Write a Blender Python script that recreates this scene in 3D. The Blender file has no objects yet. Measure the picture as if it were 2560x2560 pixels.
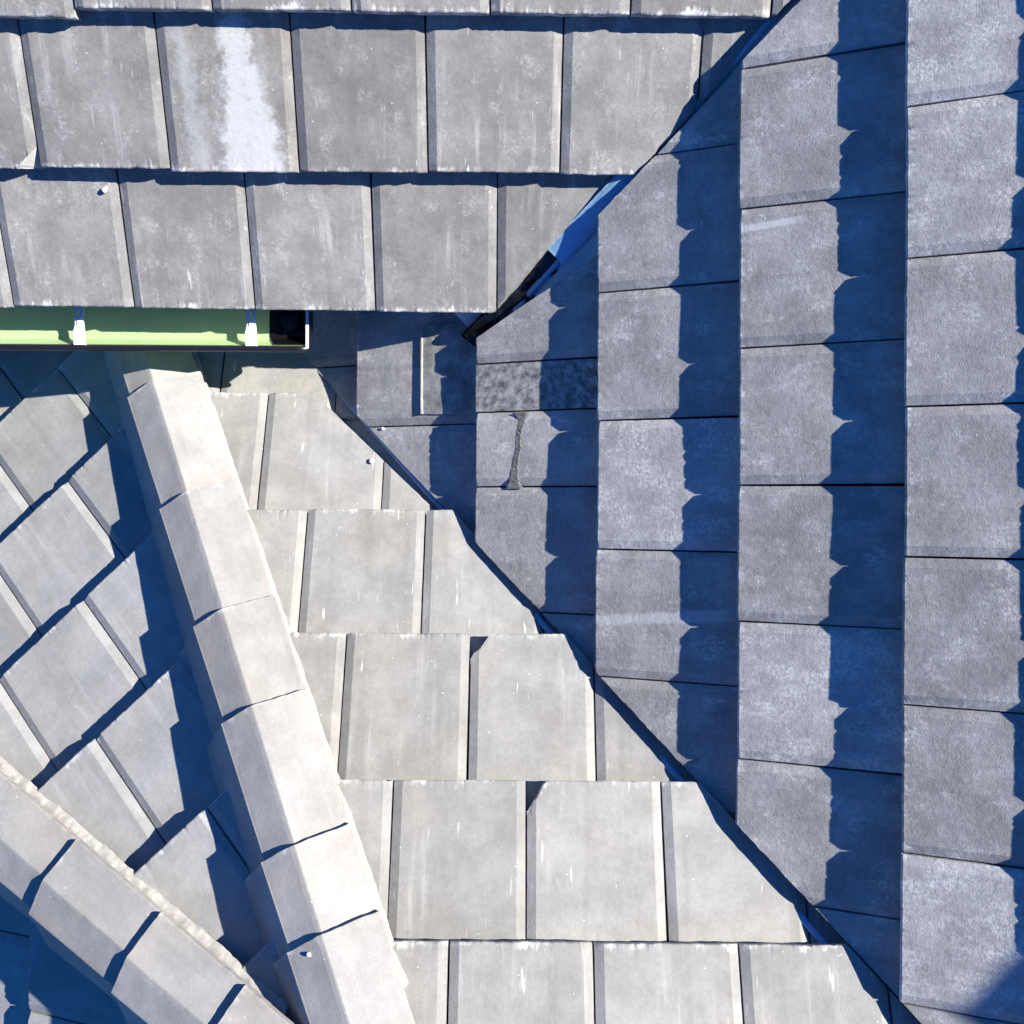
import bpy, bmesh, math, random
from mathutils import Vector, Matrix, noise

random.seed(7)
S = bpy.context.scene
COL = S.collection

# ------------------------------------------------------------------ camera, sky, sun, exposure
F = 2380.0            # focal length in photo pixels (photo is 2560 px square)
ZC = 8.0              # camera height above the ground
cam_d = bpy.data.cameras.new("camera")
cam_d.sensor_width = 36.0
cam_d.lens = 36.0 * F / 2560.0
cam_d.clip_start = 0.05
cam_d.clip_end = 2000.0
cam = bpy.data.objects.new("camera", cam_d)
cam.location = (0, 0, ZC)
COL.objects.link(cam)
S.camera = cam

SUN = Vector((1.27, 0.30, 1.0)).normalized()
world = bpy.data.worlds.new("World")
S.world = world
world.use_nodes = True
wn = world.node_tree
wn.nodes.clear()
w_out = wn.nodes.new("ShaderNodeOutputWorld")
w_bg = wn.nodes.new("ShaderNodeBackground")
w_sky = wn.nodes.new("ShaderNodeTexSky")
w_sky.sky_type = 'NISHITA'
w_sky.sun_disc = False
w_sky.sun_elevation = math.asin(SUN.z)
w_sky.sun_rotation = math.atan2(SUN.x, SUN.y)
w_sky.air_density = 1.0
w_sky.dust_density = 0.2
w_sky.ozone_density = 3.0
w_mul = wn.nodes.new("ShaderNodeMix")
w_mul.data_type = 'RGBA'
w_mul.blend_type = 'MULTIPLY'
w_mul.inputs[0].default_value = 1.0
w_mul.inputs[7].default_value = (0.07, 0.46, 1.0, 1.0)
wn.links.new(w_sky.outputs[0], w_mul.inputs[6])
wn.links.new(w_mul.outputs[2], w_bg.inputs[0])
w_bg.inputs[1].default_value = 0.062
wn.links.new(w_bg.outputs[0], w_out.inputs[0])

sl = bpy.data.lights.new("sun", 'SUN')
sl.energy = 4.6
sl.angle = math.radians(0.5)
sl.color = (1.0, 0.945, 0.83)
so = bpy.data.objects.new("sun", sl)
so.rotation_euler = SUN.to_track_quat('Z', 'Y').to_euler()
so.location = SUN * 20
COL.objects.link(so)

S.view_settings.view_transform = 'Standard'
S.view_settings.look = 'None'
S.view_settings.exposure = 1.40
S.view_settings.gamma = 1.0
S.render.engine = 'CYCLES'
try:
    S.cycles.max_bounces = 12
    S.cycles.diffuse_bounces = 9
    S.cycles.use_denoising = True
except Exception:
    pass


# ------------------------------------------------------------------ helpers
def tag(o, label=None, cat=None, group=None, kind=None):
    if label: o["label"] = label
    if cat: o["category"] = cat
    if group: o["group"] = group
    if kind: o["kind"] = kind
    return o


def mesh_obj(name, bm, mat, parent=None, matrix=None, smooth=False):
    me = bpy.data.meshes.new(name)
    bmesh.ops.recalc_face_normals(bm, faces=bm.faces[:])
    bm.to_mesh(me)
    bm.free()
    for m in (mat if isinstance(mat, (list, tuple)) else [mat]):
        me.materials.append(m)
    if smooth:
        for p in me.polygons:
            p.use_smooth = True
    o = bpy.data.objects.new(name, me)
    COL.objects.link(o)
    if matrix is not None:
        o.matrix_world = matrix
    if parent is not None:
        o.parent = parent
        o.matrix_parent_inverse = parent.matrix_world.inverted()
        if matrix is not None:
            o.matrix_world = matrix
    return o


def empty(name, loc):
    o = bpy.data.objects.new(name, None)
    o.empty_display_size = 0.1
    o.location = loc
    COL.objects.link(o)
    o.matrix_world = Matrix.Translation(loc)
    return o


def box(bm, c, size, rot=None):
    r = bmesh.ops.create_cube(bm, size=1.0)
    M = Matrix.Translation(Vector(c)) @ (rot if rot else Matrix.Identity(4)) @ Matrix.Diagonal((size[0], size[1], size[2], 1))
    bmesh.ops.transform(bm, matrix=M, verts=r["verts"])
    return r["verts"]


def fbm(v, o=3):
    return noise.fractal(v, 1.0, 2.0, o)


def ray(u, v):
    """direction (X, Y, -1) per metre of depth of a photo pixel"""
    return (u - 1280.0) / F, (1280.0 - v) / F


def at_depth(u, v, D):
    a, b = ray(u, v)
    return Vector((a * D, b * D, ZC - D))


def project(p):
    D = ZC - p.z
    return 1280.0 + p.x / D * F, 1280.0 - p.y / D * F


class Slope:
    """roof slope: depth D = D0 - m * (q - q0), q measured along the horizontal up-slope direction g"""
    def __init__(self, name, g, m, P0, D0, h=0.042):
        self.name = name
        self.g = Vector((g[0], g[1], 0)).normalized()
        self.x = Vector((self.g.y, -self.g.x, 0))
        self.m = m
        self.q0 = self.g.dot(Vector((P0[0], P0[1], 0)))
        self.D0 = D0
        self.h = h

    def depth(self, X, Y):
        return self.D0 - self.m * (self.g.x * X + self.g.y * Y - self.q0)

    def hit(self, u, v, drop=0.0):
        a, b = ray(u, v)
        k = self.m * (self.g.x * a + self.g.y * b)
        D = (self.D0 + drop + self.m * self.q0) / (1 + k)
        return Vector((a * D, b * D, ZC - D))

    def q_at(self, u, v):
        return self.g.dot(self.hit(u, v))

    def x_at(self, u, v):
        return self.x.dot(self.hit(u, v))

    def point(self, xx, q, drop=0.0):
        p = self.x * xx + self.g * q
        D = self.D0 - self.m * (q - self.q0) + drop
        return Vector((p.x, p.y, ZC - D))


def rot_g(x, y, deg):
    a = math.radians(deg)
    return (x * math.cos(a) + y * math.sin(a), -x * math.sin(a) + y * math.cos(a))


A = Slope("A", rot_g(0, 1, 0.7), 0.53, (-0.2, 0.789), 2.206)
B = Slope("B", rot_g(1, 0, 0.35), 0.551, (0.4914, 0.0), 2.070)
C = Slope("C", rot_g(0, -1, 0.3), 0.51, (0.0, 0.0), 2.438)
Dm = Slope("D", (0.684, -0.729), 0.4825, (-0.851, 0.0), 2.438)
E = Slope("E", (0.999, -0.03), 0.497, (-0.845, -0.983), 2.0921)
SL = {"A": A, "B": B, "C": C, "D": Dm, "E": E}


# ------------------------------------------------------------------ materials
def nt_new(name):
    m = bpy.data.materials.new(name)
    m.use_nodes = True
    nt = m.node_tree
    nt.nodes.clear()
    out = nt.nodes.new("ShaderNodeOutputMaterial")
    p = nt.nodes.new("ShaderNodeBsdfPrincipled")
    nt.links.new(p.outputs[0], out.inputs[0])
    return m, nt, p


class N:
    """tiny node-graph writer"""
    def __init__(self, nt): self.nt = nt
    def node(self, t, **kw):
        n = self.nt.nodes.new(t)
        for k, v in kw.items(): setattr(n, k, v)
        return n
    def link(self, a, b): self.nt.links.new(a, b)
    def val(self, sock, v):
        if hasattr(v, "is_linked") or isinstance(v, bpy.types.NodeSocket): self.link(v, sock)
        else: sock.default_value = v
    def math(self, op, a, b=0.0, c=0.0, clamp=False):
        n = self.node("ShaderNodeMath", operation=op, use_clamp=clamp)
        self.val(n.inputs[0], a); self.val(n.inputs[1], b); self.val(n.inputs[2], c)
        return n.outputs[0]
    def noise(self, vec, scale, detail=4, rough=0.6, dist=0.0):
        n = self.node("ShaderNodeTexNoise")
        self.link(vec, n.inputs["Vector"])
        n.inputs["Scale"].default_value = scale
        n.inputs["Detail"].default_value = detail
        n.inputs["Roughness"].default_value = rough
        n.inputs["Distortion"].default_value = dist
        return n.outputs[0]
    def map(self, vec, loc=None, scale=(1, 1, 1)):
        n = self.node("ShaderNodeMapping")
        self.link(vec, n.inputs[0])
        if loc is not None: self.val(n.inputs[1], loc)
        n.inputs[3].default_value = scale
        return n.outputs[0]
    def ramp(self, f, lo, hi):
        n = self.node("ShaderNodeMapRange", interpolation_type='SMOOTHSTEP')
        self.link(f, n.inputs[0])
        n.inputs[1].default_value = lo; n.inputs[2].default_value = hi
        return n.outputs[0]
    def mix(self, f, a, b, blend='MIX'):
        n = self.node("ShaderNodeMix", data_type='RGBA', blend_type=blend)
        self.val(n.inputs[0], f)
        for s, v in ((n.inputs[6], a), (n.inputs[7], b)):
            if isinstance(v, bpy.types.NodeSocket): self.link(v, s)
            else: s.default_value = (v[0], v[1], v[2], 1)
        return n.outputs[2]


def concrete(name, dark, light, bloom=(0.60, 0.60, 0.60), streak=0.5, patch=0.4, edge=0.7, bump=0.5, grain=0.35,
             patch_lo=0.56, splash=None, tint=0.5, drip=0.0):
    m, nt, p = nt_new(name)
    n = N(nt)
    tc = n.node("ShaderNodeTexCoord")
    oi = n.node("ShaderNodeObjectInfo")
    off = n.node("ShaderNodeCombineXYZ")
    n.link(n.math('MULTIPLY', oi.outputs["Random"], 37.0), off.inputs[0])
    n.link(n.math('MULTIPLY', oi.outputs["Random"], 91.0), off.inputs[1])
    add = n.node("ShaderNodeVectorMath", operation='ADD')
    n.link(tc.outputs["Object"], add.inputs[0]); n.link(off.outputs[0], add.inputs[1])
    V = add.outputs[0]
    big = n.ramp(n.noise(V, 9.0, 6, 0.62), 0.33, 0.70)
    col = n.mix(big, dark, light)
    # per-tile shade
    sh = n.math('MULTIPLY_ADD', oi.outputs["Random"], 0.22, 0.89)
    # soft streaks running down the tile
    st_v = n.map(V, scale=(34.0, 3.0, 3.0))
    st = n.ramp(n.noise(st_v, 1.0, 4, 0.6, 0.15), 0.50, 0.80)
    st_mask = n.ramp(n.noise(V, 5.0, 2, 0.5), 0.40, 0.65)
    col = n.mix(n.math('MULTIPLY', n.math('MULTIPLY', st, st_mask), streak), col, bloom)
    # darker streaks
    st2 = n.ramp(n.noise(n.map(V, loc=(3, 8, 1), scale=(22.0, 2.0, 2.0)), 1.0, 3, 0.5), 0.52, 0.75)
    col = n.mix(n.math('MULTIPLY', st2, 0.30), col, tuple(d * 0.72 for d in dark))
    # blotchy lime bloom, broken up by fine noise
    f1 = n.noise(n.map(V, scale=(1.3, 0.8, 1)), 13.0, 9, 0.72)
    pt = n.ramp(f1, patch_lo, patch_lo + 0.20)
    brk = n.ramp(n.noise(V, 130.0, 5, 0.7), 0.36, 0.66)
    col = n.mix(n.math('MULTIPLY', n.math('MULTIPLY', pt, brk), patch), col, bloom)
    # short white drips
    dr = n.ramp(n.noise(n.map(V, loc=(1, 4, 2), scale=(95.0, 10.0, 5.0)), 1.0, 2, 0.5, 0.3), 0.66, 0.72)
    dr = n.math('MULTIPLY', dr, n.ramp(n.noise(n.map(V, loc=(7, 1, 2)), 7.0, 2), 0.50, 0.62))
    col = n.mix(n.math('MULTIPLY', dr, drip), col, (0.56, 0.56, 0.55))
    # warm and cool drift
    wm = n.ramp(n.noise(V, 4.0, 2, 0.5), 0.42, 0.68)
    col = n.mix(n.math('MULTIPLY', wm, tint), col, (1.06, 0.985, 0.90), 'MULTIPLY')
    # fine grain and pits
    gr = n.noise(V, 520.0, 3, 0.7)
    g2 = n.math('MULTIPLY_ADD', n.math('SUBTRACT', gr, 0.5), grain * 2.2, 1.0)
    col = n.mix(1.0, col, n.math('MULTIPLY', g2, sh), 'MULTIPLY')
    mot = n.math('MULTIPLY_ADD', n.math('SUBTRACT', n.noise(V, 70.0, 6, 0.75), 0.5), grain * 1.6, 1.0)
    col = n.mix(1.0, col, mot, 'MULTIPLY')
    # small white specks
    vo = n.node("ShaderNodeTexVoronoi")
    n.link(V, vo.inputs["Vector"]); vo.inputs["Scale"].default_value = 55.0
    spk = n.math('LESS_THAN', vo.outputs["Distance"], 0.085)
    spk = n.math('MULTIPLY', spk, n.math('GREATER_THAN', n.noise(V, 21.0, 2), 0.60))
    col = n.mix(n.math('MULTIPLY', spk, 0.75), col, (0.66, 0.66, 0.64))
    # worn, lime-crusted lower edge
    sep = n.node("ShaderNodeSeparateXYZ"); n.link(tc.outputs["Object"], sep.inputs[0])
    emask = n.ramp(n.noise(n.map(V, loc=(9, 2, 5)), 17.0, 3, 0.6), 0.42, 0.66)
    yy = n.math('ADD', sep.outputs[1], n.math('MULTIPLY', n.math('SUBTRACT', n.noise(n.map(V, scale=(1, .25, 1)), 42.0, 5, 0.7), 0.47), 0.09))
    ed = n.math('SUBTRACT', 1.0, n.ramp(yy, 0.001, 0.014))
    col = n.mix(n.math('MULTIPLY', n.math('MULTIPLY', ed, emask), edge), col, (0.64, 0.64, 0.63))
    if splash:
        for (sx, w0, w1, sy, amt, jt) in splash:
            # broad white run: centre sx, half width grows from w1 (top) to w0 (bottom), starts at sy
            xx = n.math('SUBTRACT', sep.outputs[0], n.math('MULTIPLY_ADD', sep.outputs[1], -0.08, sx))
            dx = n.math('ABSOLUTE', n.math('ADD', xx, n.math('MULTIPLY', n.math('SUBTRACT', n.noise(V, 26.0, 8, 0.78), 0.5), jt)))
            hw = n.math('MULTIPLY_ADD', sep.outputs[1], (w1 - w0) / sy, w0)
            k = n.ramp(n.math('SUBTRACT', hw, dx), -0.12 * jt - 0.001, 0.14 * jt + 0.002)
            top = n.math('SUBTRACT', 1.0, n.ramp(sep.outputs[1], sy - 0.05, sy))
            k = n.math('MULTIPLY', n.math('MULTIPLY', k, top), n.ramp(n.noise(V, 40.0, 6, 0.75), 0.12, 0.50))
            col = n.mix(n.math('MULTIPLY', k, amt), col, (0.47, 0.48, 0.50))
    n.link(col, p.inputs["Base Color"])
    p.inputs["Roughness"].default_value = 0.88
    p.inputs["Specular IOR Level"].default_value = 0.25
    b1 = n.noise(V, 300.0, 5, 0.75)
    b2 = n.noise(V, 60.0, 5, 0.7)
    hgt = n.math('ADD', n.math('MULTIPLY', b1, 0.55), n.math('MULTIPLY', b2, 1.0))
    bp = n.node("ShaderNodeBump")
    bp.inputs["Strength"].default_value = bump
    bp.inputs["Distance"].default_value = 0.0028
    n.link(hgt, bp.inputs["Height"])
    n.link(bp.outputs[0], p.inputs["Normal"])
    return m


def simple(name, col, rough=0.6, metal=0.0, var=0.25, scale=30.0, bump=0.15, spec=0.4, col2=None):
    m, nt, p = nt_new(name)
    n = N(nt)
    tc = n.node("ShaderNodeTexCoord")
    f = n.ramp(n.noise(tc.outputs["Object"], scale, 6, 0.65), 0.3, 0.72)
    c2 = col2 if col2 else tuple(c * (1 - var) for c in col)
    n.link(n.mix(f, col, c2), p.inputs["Base Color"])
    p.inputs["Roughness"].default_value = rough
    p.inputs["Metallic"].default_value = metal
    p.inputs["Specular IOR Level"].default_value = spec
    if bump:
        bp = n.node("ShaderNodeBump")
        bp.inputs["Strength"].default_value = bump
        bp.inputs["Distance"].default_value = 0.002
        n.link(n.noise(tc.outputs["Object"], scale * 6, 4, 0.7), bp.inputs["Height"])
        n.link(bp.outputs[0], p.inputs["Normal"])
    return m


MT = {
    "A": concrete("tile_concrete_grey", (0.172, 0.170, 0.171), (0.245, 0.243, 0.244), bloom=(0.46, 0.46, 0.465), streak=0.75, patch=0.75, edge=0.9, bump=0.40, patch_lo=0.50, tint=0.15, drip=0.7),
    "B": concrete("tile_concrete_rough", (0.238, 0.238, 0.242), (0.352, 0.352, 0.356), bloom=(0.66, 0.66, 0.66), streak=0.12, patch=0.8,  # weathered tone, base also lifted to make up for weak grazing sun
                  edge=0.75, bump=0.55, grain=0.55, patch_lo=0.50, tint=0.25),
    "C": concrete("tile_concrete_pale", (0.228, 0.227, 0.224), (0.302, 0.300, 0.296), bloom=(0.43, 0.425, 0.42), streak=0.65, patch=0.35,
                  edge=0.7, bump=0.32, grain=0.25, tint=0.35, drip=0.8),
    "D": concrete("tile_concrete_cool", (0.26, 0.262, 0.262), (0.33, 0.33, 0.33), bloom=(0.52, 0.52, 0.52), streak=0.5, patch=0.35,
                  edge=0.6, bump=0.3, grain=0.25, tint=0.3),
}
MT["E"] = MT["D"]
MT["splash"] = concrete("tile_concrete_limewash", (0.172, 0.170, 0.171), (0.245, 0.243, 0.244), bloom=(0.46, 0.46, 0.465), streak=0.8, patch=0.85, edge=0.95, bump=0.4,
                        patch_lo=0.5, splash=[(0.196, 0.074, 0.020, 0.36, 0.85, 0.13), (0.075, 0.022, 0.020, 0.33, 0.34, 0.11), (0.25, 0.014, 0.008, 0.33, 0.25, 0.08)])
MT["bloom_band"] = concrete("tile_concrete_chalky", (0.27, 0.27, 0.28), (0.37, 0.37, 0.38), bloom=(0.60, 0.60, 0.60), streak=0.15, patch=0.9,
                            edge=0.75, bump=0.55, grain=0.5, patch_lo=0.43, tint=0.2)
_b = dict(bloom=(0.66, 0.66, 0.66), streak=0.12, patch=0.8, edge=0.75, bump=0.55, grain=0.55, patch_lo=0.50, tint=0.25)
MT["paint_mark"] = concrete("tile_concrete_marked", (0.238, 0.238, 0.242), (0.352, 0.352, 0.356), splash=[(0.045, 0.0085, 0.0075, 0.15, 1.0, 0.008)], **_b)
MT["chalk_band"] = concrete("tile_concrete_banded", (0.238, 0.238, 0.242), (0.352, 0.352, 0.356), splash=[(0.165, 0.010, 0.016, 0.34, 0.6, 0.03)], **_b)
MT["cap"] = concrete("ridge_concrete", (0.285, 0.280, 0.277), (0.350, 0.345, 0.340), bloom=(0.5, 0.5, 0.5), streak=0.25, patch=0.25, edge=0.6, bump=0.25,
                     grain=0.22, tint=0.5)
MT["lead"] = simple("weathered_lead", (0.26, 0.265, 0.255), 0.65, 0.0, scale=22, col2=(0.62, 0.63, 0.61), bump=0.35)
MT["lead_dark"] = simple("stained_lead", (0.075, 0.077, 0.08), 0.65, 0.0, scale=46, col2=(0.40, 0.40, 0.385), bump=0.5)
MT["fracture"] = simple("fresh_fracture", (0.40, 0.395, 0.39), 0.9, 0, 0.2, 60, 0.5, 0.1)
MT["mortar"] = simple("cement_mortar", (0.44, 0.425, 0.40), 0.95, 0, 0.3, 50, 0.35, 0.1)
MT["mortar_grey"] = simple("grey_cement_mortar", (0.19, 0.188, 0.185), 0.95, 0, 0.4, 60, 0.7, 0.1)
MT["valley"] = simple("pale_valley_metal", (0.88, 0.89, 0.90), 0.40, 0.0, 0.2, 20, 0.05, 0.5)
MT["valley_shiny"] = simple("light_blue_coated_metal", (0.42, 0.70, 0.97), 0.32, 0.0, 0.08, 14, 0.03, 0.5)  # blue base colour paints the sky's reflection onto neutral metal
MT["valley_dark"] = simple("dull_valley_metal", (0.20, 0.22, 0.25), 0.5, 0, 0.3, 20, 0.05, 0.4)
MT["membrane"] = simple("black_membrane", (0.010, 0.011, 0.014), 0.24, 0, 0.4, 30, 0.15, 0.9)
MT["green"] = simple("green_gutter_paint", (0.68, 0.88, 0.50), 0.30, 0.0, 0.05, 12, 0.0, 0.5)
MT["black"] = simple("black_plastic", (0.012, 0.012, 0.018), 0.35, 0, 0.3, 30, 0.05, 0.5)
MT["steel"] = simple("galvanised_strap", (0.70, 0.71, 0.72), 0.5, 0.0, 0.12, 60, 0.05, 0.5)
MT["stone"] = simple("white_stone", (0.80, 0.78, 0.74), 0.9, 0, 0.1, 90, 0.3, 0.2)
MT["deck"] = simple("dark_roofing_felt", (0.03, 0.032, 0.036), 0.95, 0, 0.4, 15, 0.3, 0.2)
MT["wall"] = simple("render_wall", (0.35, 0.34, 0.32), 0.9, 0, 0.2, 8, 0.3, 0.2)
MT["fascia"] = simple("dark_timber", (0.025, 0.025, 0.03), 0.7, 0, 0.4, 10, 0.2, 0.3)
MT["ground"] = simple("gravel_ground", (0.16, 0.15, 0.13), 0.95, 0, 0.5, 6, 0.5, 0.2, col2=(0.06, 0.09, 0.04))

# ------------------------------------------------------------------ setting: ground far below
bm = bmesh.new()
bmesh.ops.create_grid(bm, x_segments=8, y_segments=8, size=400.0)
tag(mesh_obj("ground", bm, MT["ground"]), "gravel and grass far below the eaves", "ground", kind="structure")


# ------------------------------------------------------------------ cut lines (vertical planes through two pixel points on a slope)
def cut(sl, p1, p2, keep, drop=0.0, shift=0.0):
    """vertical plane through the two points; the side holding pixel `keep` stays"""
    a, b, k = sl.hit(*p1, drop), sl.hit(*p2, drop), sl.hit(*keep, drop)
    d = Vector((b.x - a.x, b.y - a.y, 0)).normalized()
    nrm = Vector((d.y, -d.x, 0))
    if nrm.dot(Vector((k.x - a.x, k.y - a.y, 0))) > 0:
        nrm = -nrm
    return (Vector((a.x, a.y, 0)) + nrm * shift, nrm)      # nrm points to the side that is cleared


A_CUT = cut(A, (1948, 28), (1252, 775), (600, 300))
A_CUT1 = cut(A, (1744, 262), (1588, 437), (600, 300))
A_CUT2 = cut(A, (1516, 448), (1241, 768), (600, 300))
B_CUT_A = cut(B, (1998, 0), (1204, 850), (2300, 900))
B_CUT_A3 = cut(B, (1436, 668), (1181, 853), (2300, 900))
B_CUT_C = cut(B, (920, 1066), (2262, 2514), (2300, 900))
C_CUT2 = cut(C, (850, 1050), (1070, 1262), (500, 1150))
C_CUT = cut(C, (1135, 1279), (2125, 2370), (900, 1800))


def hipline(s1, s2):
    """horizontal line where two slopes meet: returns point, unit direction (down-hill), depth slope"""
    a = Vector((-s1.m * s1.g.x + s2.m * s2.g.x, -s1.m * s1.g.y + s2.m * s2.g.y, 0))
    c = (s1.D0 + s1.m * s1.q0) - (s2.D0 + s2.m * s2.q0)
    p = a * (-c / a.length_squared)
    d = Vector((-a.y, a.x, 0)).normalized()
    if s1.depth(p.x + d.x, p.y + d.y) < s1.depth(p.x, p.y):
        d = -d
    return p, d


HCD_P, HCD_D = hipline(C, Dm)
HDE_P, HDE_D = hipline(Dm, E)
E.D0 += 0.04          # the shaded slope lies a little lower than the hip
VAB_P, VAB_D = hipline(A, B)
VCB_P, VCB_D = hipline(C, B)


def side(p, d, keep, shift=0.0):
    nrm = Vector((d.y, -d.x, 0))
    if nrm.dot(Vector((keep[0], keep[1], 0)) - p) > 0:
        nrm = -nrm
    return (p + nrm * shift, nrm)


C_HIP = side(HCD_P, HCD_D, (0.5, -0.6), -0.02)
D_HIP = side(HCD_P, HCD_D, (-1.5, -0.2), -0.02)
D_HIP2 = side(HDE_P, HDE_D, (-1.2, 0.2), -0.02)
E_HIP = side(HDE_P, HDE_D, (-2.0, -1.5), -0.02)

TILES = []


def bis(bm, Mi, plane, fill=True, jit=0.0012, seed=0):
    co, no = plane
    R = Mi.to_3x3()
    lco = Mi @ Vector((co.x, co.y, ZC - 2.3))
    lno = (R @ no).normalized()
    geom = bm.verts[:] + bm.edges[:] + bm.faces[:]
    r = bmesh.ops.bisect_plane(bm, geom=geom, dist=1e-6, plane_co=lco, plane_no=lno, clear_outer=True)
    ed = [g for g in r["geom_cut"] if isinstance(g, bmesh.types.BMEdge)]
    vs = [g for g in r["geom_cut"] if isinstance(g, bmesh.types.BMVert)]
    if not vs:
        return
    along = lno.cross(Vector((0, 0, 1))).normalized()
    for v in vs:
        t = v.co.dot(along)
        k = noise.noise(Vector((t * 45.0, seed * 3.1, 0.0))) + 0.6 * noise.noise(Vector((t * 150.0, seed * 1.7, 4.0)))
        v.co += lno * (k * jit * 1.6)
    if fill:
        bmesh.ops.holes_fill(bm, edges=[e for e in bm.edges if e.is_boundary], sides=0)


def make_tile(sl, mat, x0, x1, q, qn, cuts=(), tilt=0.0, yaw=0.0, slip=0.0, lift=0.0, corner=None, info=None, lap=0.07, chamfer=(True, True)):
    """one interlocking flat tile; lower edge at q (x from x0 to x1), shown up to qn, head tucked under the next course"""
    run = qn - q
    h = sl.h
    W = (x1 - x0) - 0.0042
    m_t = sl.m - (h * 1.06) / 0.293
    seed = random.random() * 100
    p = sl.point(x0 + 0.0021, q + slip)
    yv = (sl.g + Vector((0, 0, m_t))).normalized()
    xv = sl.x.copy()
    zv = xv.cross(yv).normalized()
    R = Matrix((xv, yv, zv)).transposed().to_4x4()
    M = Matrix.Translation(p + zv * lift) @ R @ Matrix.Rotation(yaw, 4, 'Z') @ Matrix.Rotation(tilt, 4, 'Y')
    L = (run + lap) / yv.dot(sl.g)
    cw, cd = 0.0195, 0.0070
    xs = [0.0, 0.0015]
    if chamfer[0]: xs += [cw * 0.5, cw, cw + 0.002]
    nx = max(6, int((W - 2 * cw) / 0.0065))
    lo, hi = cw + 0.006, W - cw - 0.006
    if W < 0.07: lo, hi, nx = W * 0.35, W * 0.65, 3
    xs += [lo + (hi - lo) * i / nx for i in range(nx + 1)]
    if chamfer[1]: xs += [W - cw - 0.002, W - cw, W - cw * 0.5]
    xs += [W - 0.0015, W]
    xs = sorted(set(round(v, 5) for v in xs))
    ys = [0.0, 0.0014, 0.004, 0.009, 0.018, 0.03]
    yv_ = 0.045
    while yv_ < L - 0.01:
        ys.append(yv_); yv_ += 0.016
    ys.append(L)

    def ztop(x):
        z = 0.0
        if chamfer[0] and x < cw: z = -cd * (1 - x / cw)
        if chamfer[1] and x > W - cw: z = -cd * (1 - (W - x) / cw)
        return z

    bm = bmesh.new()
    top, bot = [], []
    for y in ys:
        rt, rb = [], []
        for x in xs:
            fj = math.exp(-y / 0.010)
            n1 = noise.noise(Vector((x * 38.0, seed, 0.3))) * 0.0015 + noise.noise(Vector((x * 130.0, seed, 2.3))) * 0.0008
            n1 += max(0.0, noise.noise(Vector((x * 60.0, seed, 7.7))) - 0.42) * 0.006
            ex = noise.noise(Vector((y * 70.0, seed, 5.1))) * 0.0007
            if x < 0.004: xx = x + max(0, ex)
            elif x > W - 0.004: xx = x - max(0, -ex)
            else: xx = x
            zz = ztop(x)
            if y < 0.0035:
                zz -= (0.0030 if y == 0 else 0.0011)
            zz -= fj * max(0.0, noise.noise(Vector((x * 90.0, seed, 9.9))) - 0.2) * 0.006
            zz += noise.noise(Vector((x * 9.0, y * 9.0, seed))) * 0.0007
            rt.append(bm.verts.new((xx, y + n1 * fj, zz)))
            rb.append(bm.verts.new((xx, y + n1 * fj, -h + 0.0012)))
        top.append(rt); bot.append(rb)
    ny, nxx = len(ys), len(xs)
    for j in range(ny - 1):
        for i in range(nxx - 1):
            bm.faces.new((top[j][i], top[j][i + 1], top[j + 1][i + 1], top[j + 1][i]))
            bm.faces.new((bot[j][i], bot[j + 1][i], bot[j + 1][i + 1], bot[j][i + 1]))
    for i in range(nxx - 1):
        bm.faces.new((top[0][i], bot[0][i], bot[0][i + 1], top[0][i + 1]))
        bm.faces.new((top[-1][i], top[-1][i + 1], bot[-1][i + 1], bot[-1][i]))
    for j in range(ny - 1):
        bm.faces.new((top[j][0], top[j + 1][0], bot[j + 1][0], bot[j][0]))
        bm.faces.new((top[j][-1], bot[j][-1], bot[j + 1][-1], top[j + 1][-1]))
    Mi = M.inverted()
    for c in cuts:
        bis(bm, Mi, c, seed=seed)
        if not bm.verts:
            bm.free(); return None
    if corner:
        # a broken-off corner: (x, y, nx, ny) in tile coordinates, rough break
        cx, cy, ax, ay, az = corner
        lno = Vector((ax, ay, az)).normalized()
        r = bmesh.ops.bisect_plane(bm, geom=bm.verts[:] + bm.edges[:] + bm.faces[:], dist=1e-6,
                                   plane_co=Vector((cx, cy, 0)), plane_no=lno, clear_outer=True)
        for v in [g for g in r["geom_cut"] if isinstance(g, bmesh.types.BMVert)]:
            t = v.co.x * 1.3 + v.co.y
            v.co += lno * ((noise.noise(Vector((t * 60, seed, 1))) * 0.004 + noise.noise(Vector((t * 22, seed, 6))) * 0.007))
        fr = bmesh.ops.holes_fill(bm, edges=[e for e in bm.edges if e.is_boundary], sides=0)
        for f in fr["faces"]:
            f.material_index = 1
        mat = [mat, MT["fracture"]]
    if len(bm.verts) < 8:
        bm.free(); return None
    o = mesh_obj("roof_tile", bm, mat, matrix=M)
    o["_"] = 0
    TILES.append((o, dict(info or {}, slope=sl.name)))
    return o


def jitter():
    return dict(tilt=random.gauss(0, 0.0035), yaw=random.gauss(0, 0.0022), slip=random.gauss(0, 0.0016), lift=abs(random.gauss(0, 0.0010)))


def course(sl, key, bounds, q, qn, cuts, over=None, n_before=3, n_after=3, w=0.3, mats=None):
    """bounds: sorted x positions of the joints seen in the photo; extra tiles are added either side"""
    b = sorted(bounds)
    b = [b[0] - w * (n_before - i) for i in range(n_before)] + b + [b[-1] + w * (i + 1) for i in range(n_after)]
    out = {}
    for i in range(len(b) - 1):
        idx = i - n_before
        kw = jitter()
        if over and idx in over: kw.update(over[idx])
        mt = MT[sl.name]
        if mats and idx in mats: mt = MT[mats[idx]]
        o = make_tile(sl, mt, b[i], b[i + 1], q, qn, cuts, info=dict(course=key, idx=idx), **kw)
        out[idx] = o
    return out


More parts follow.
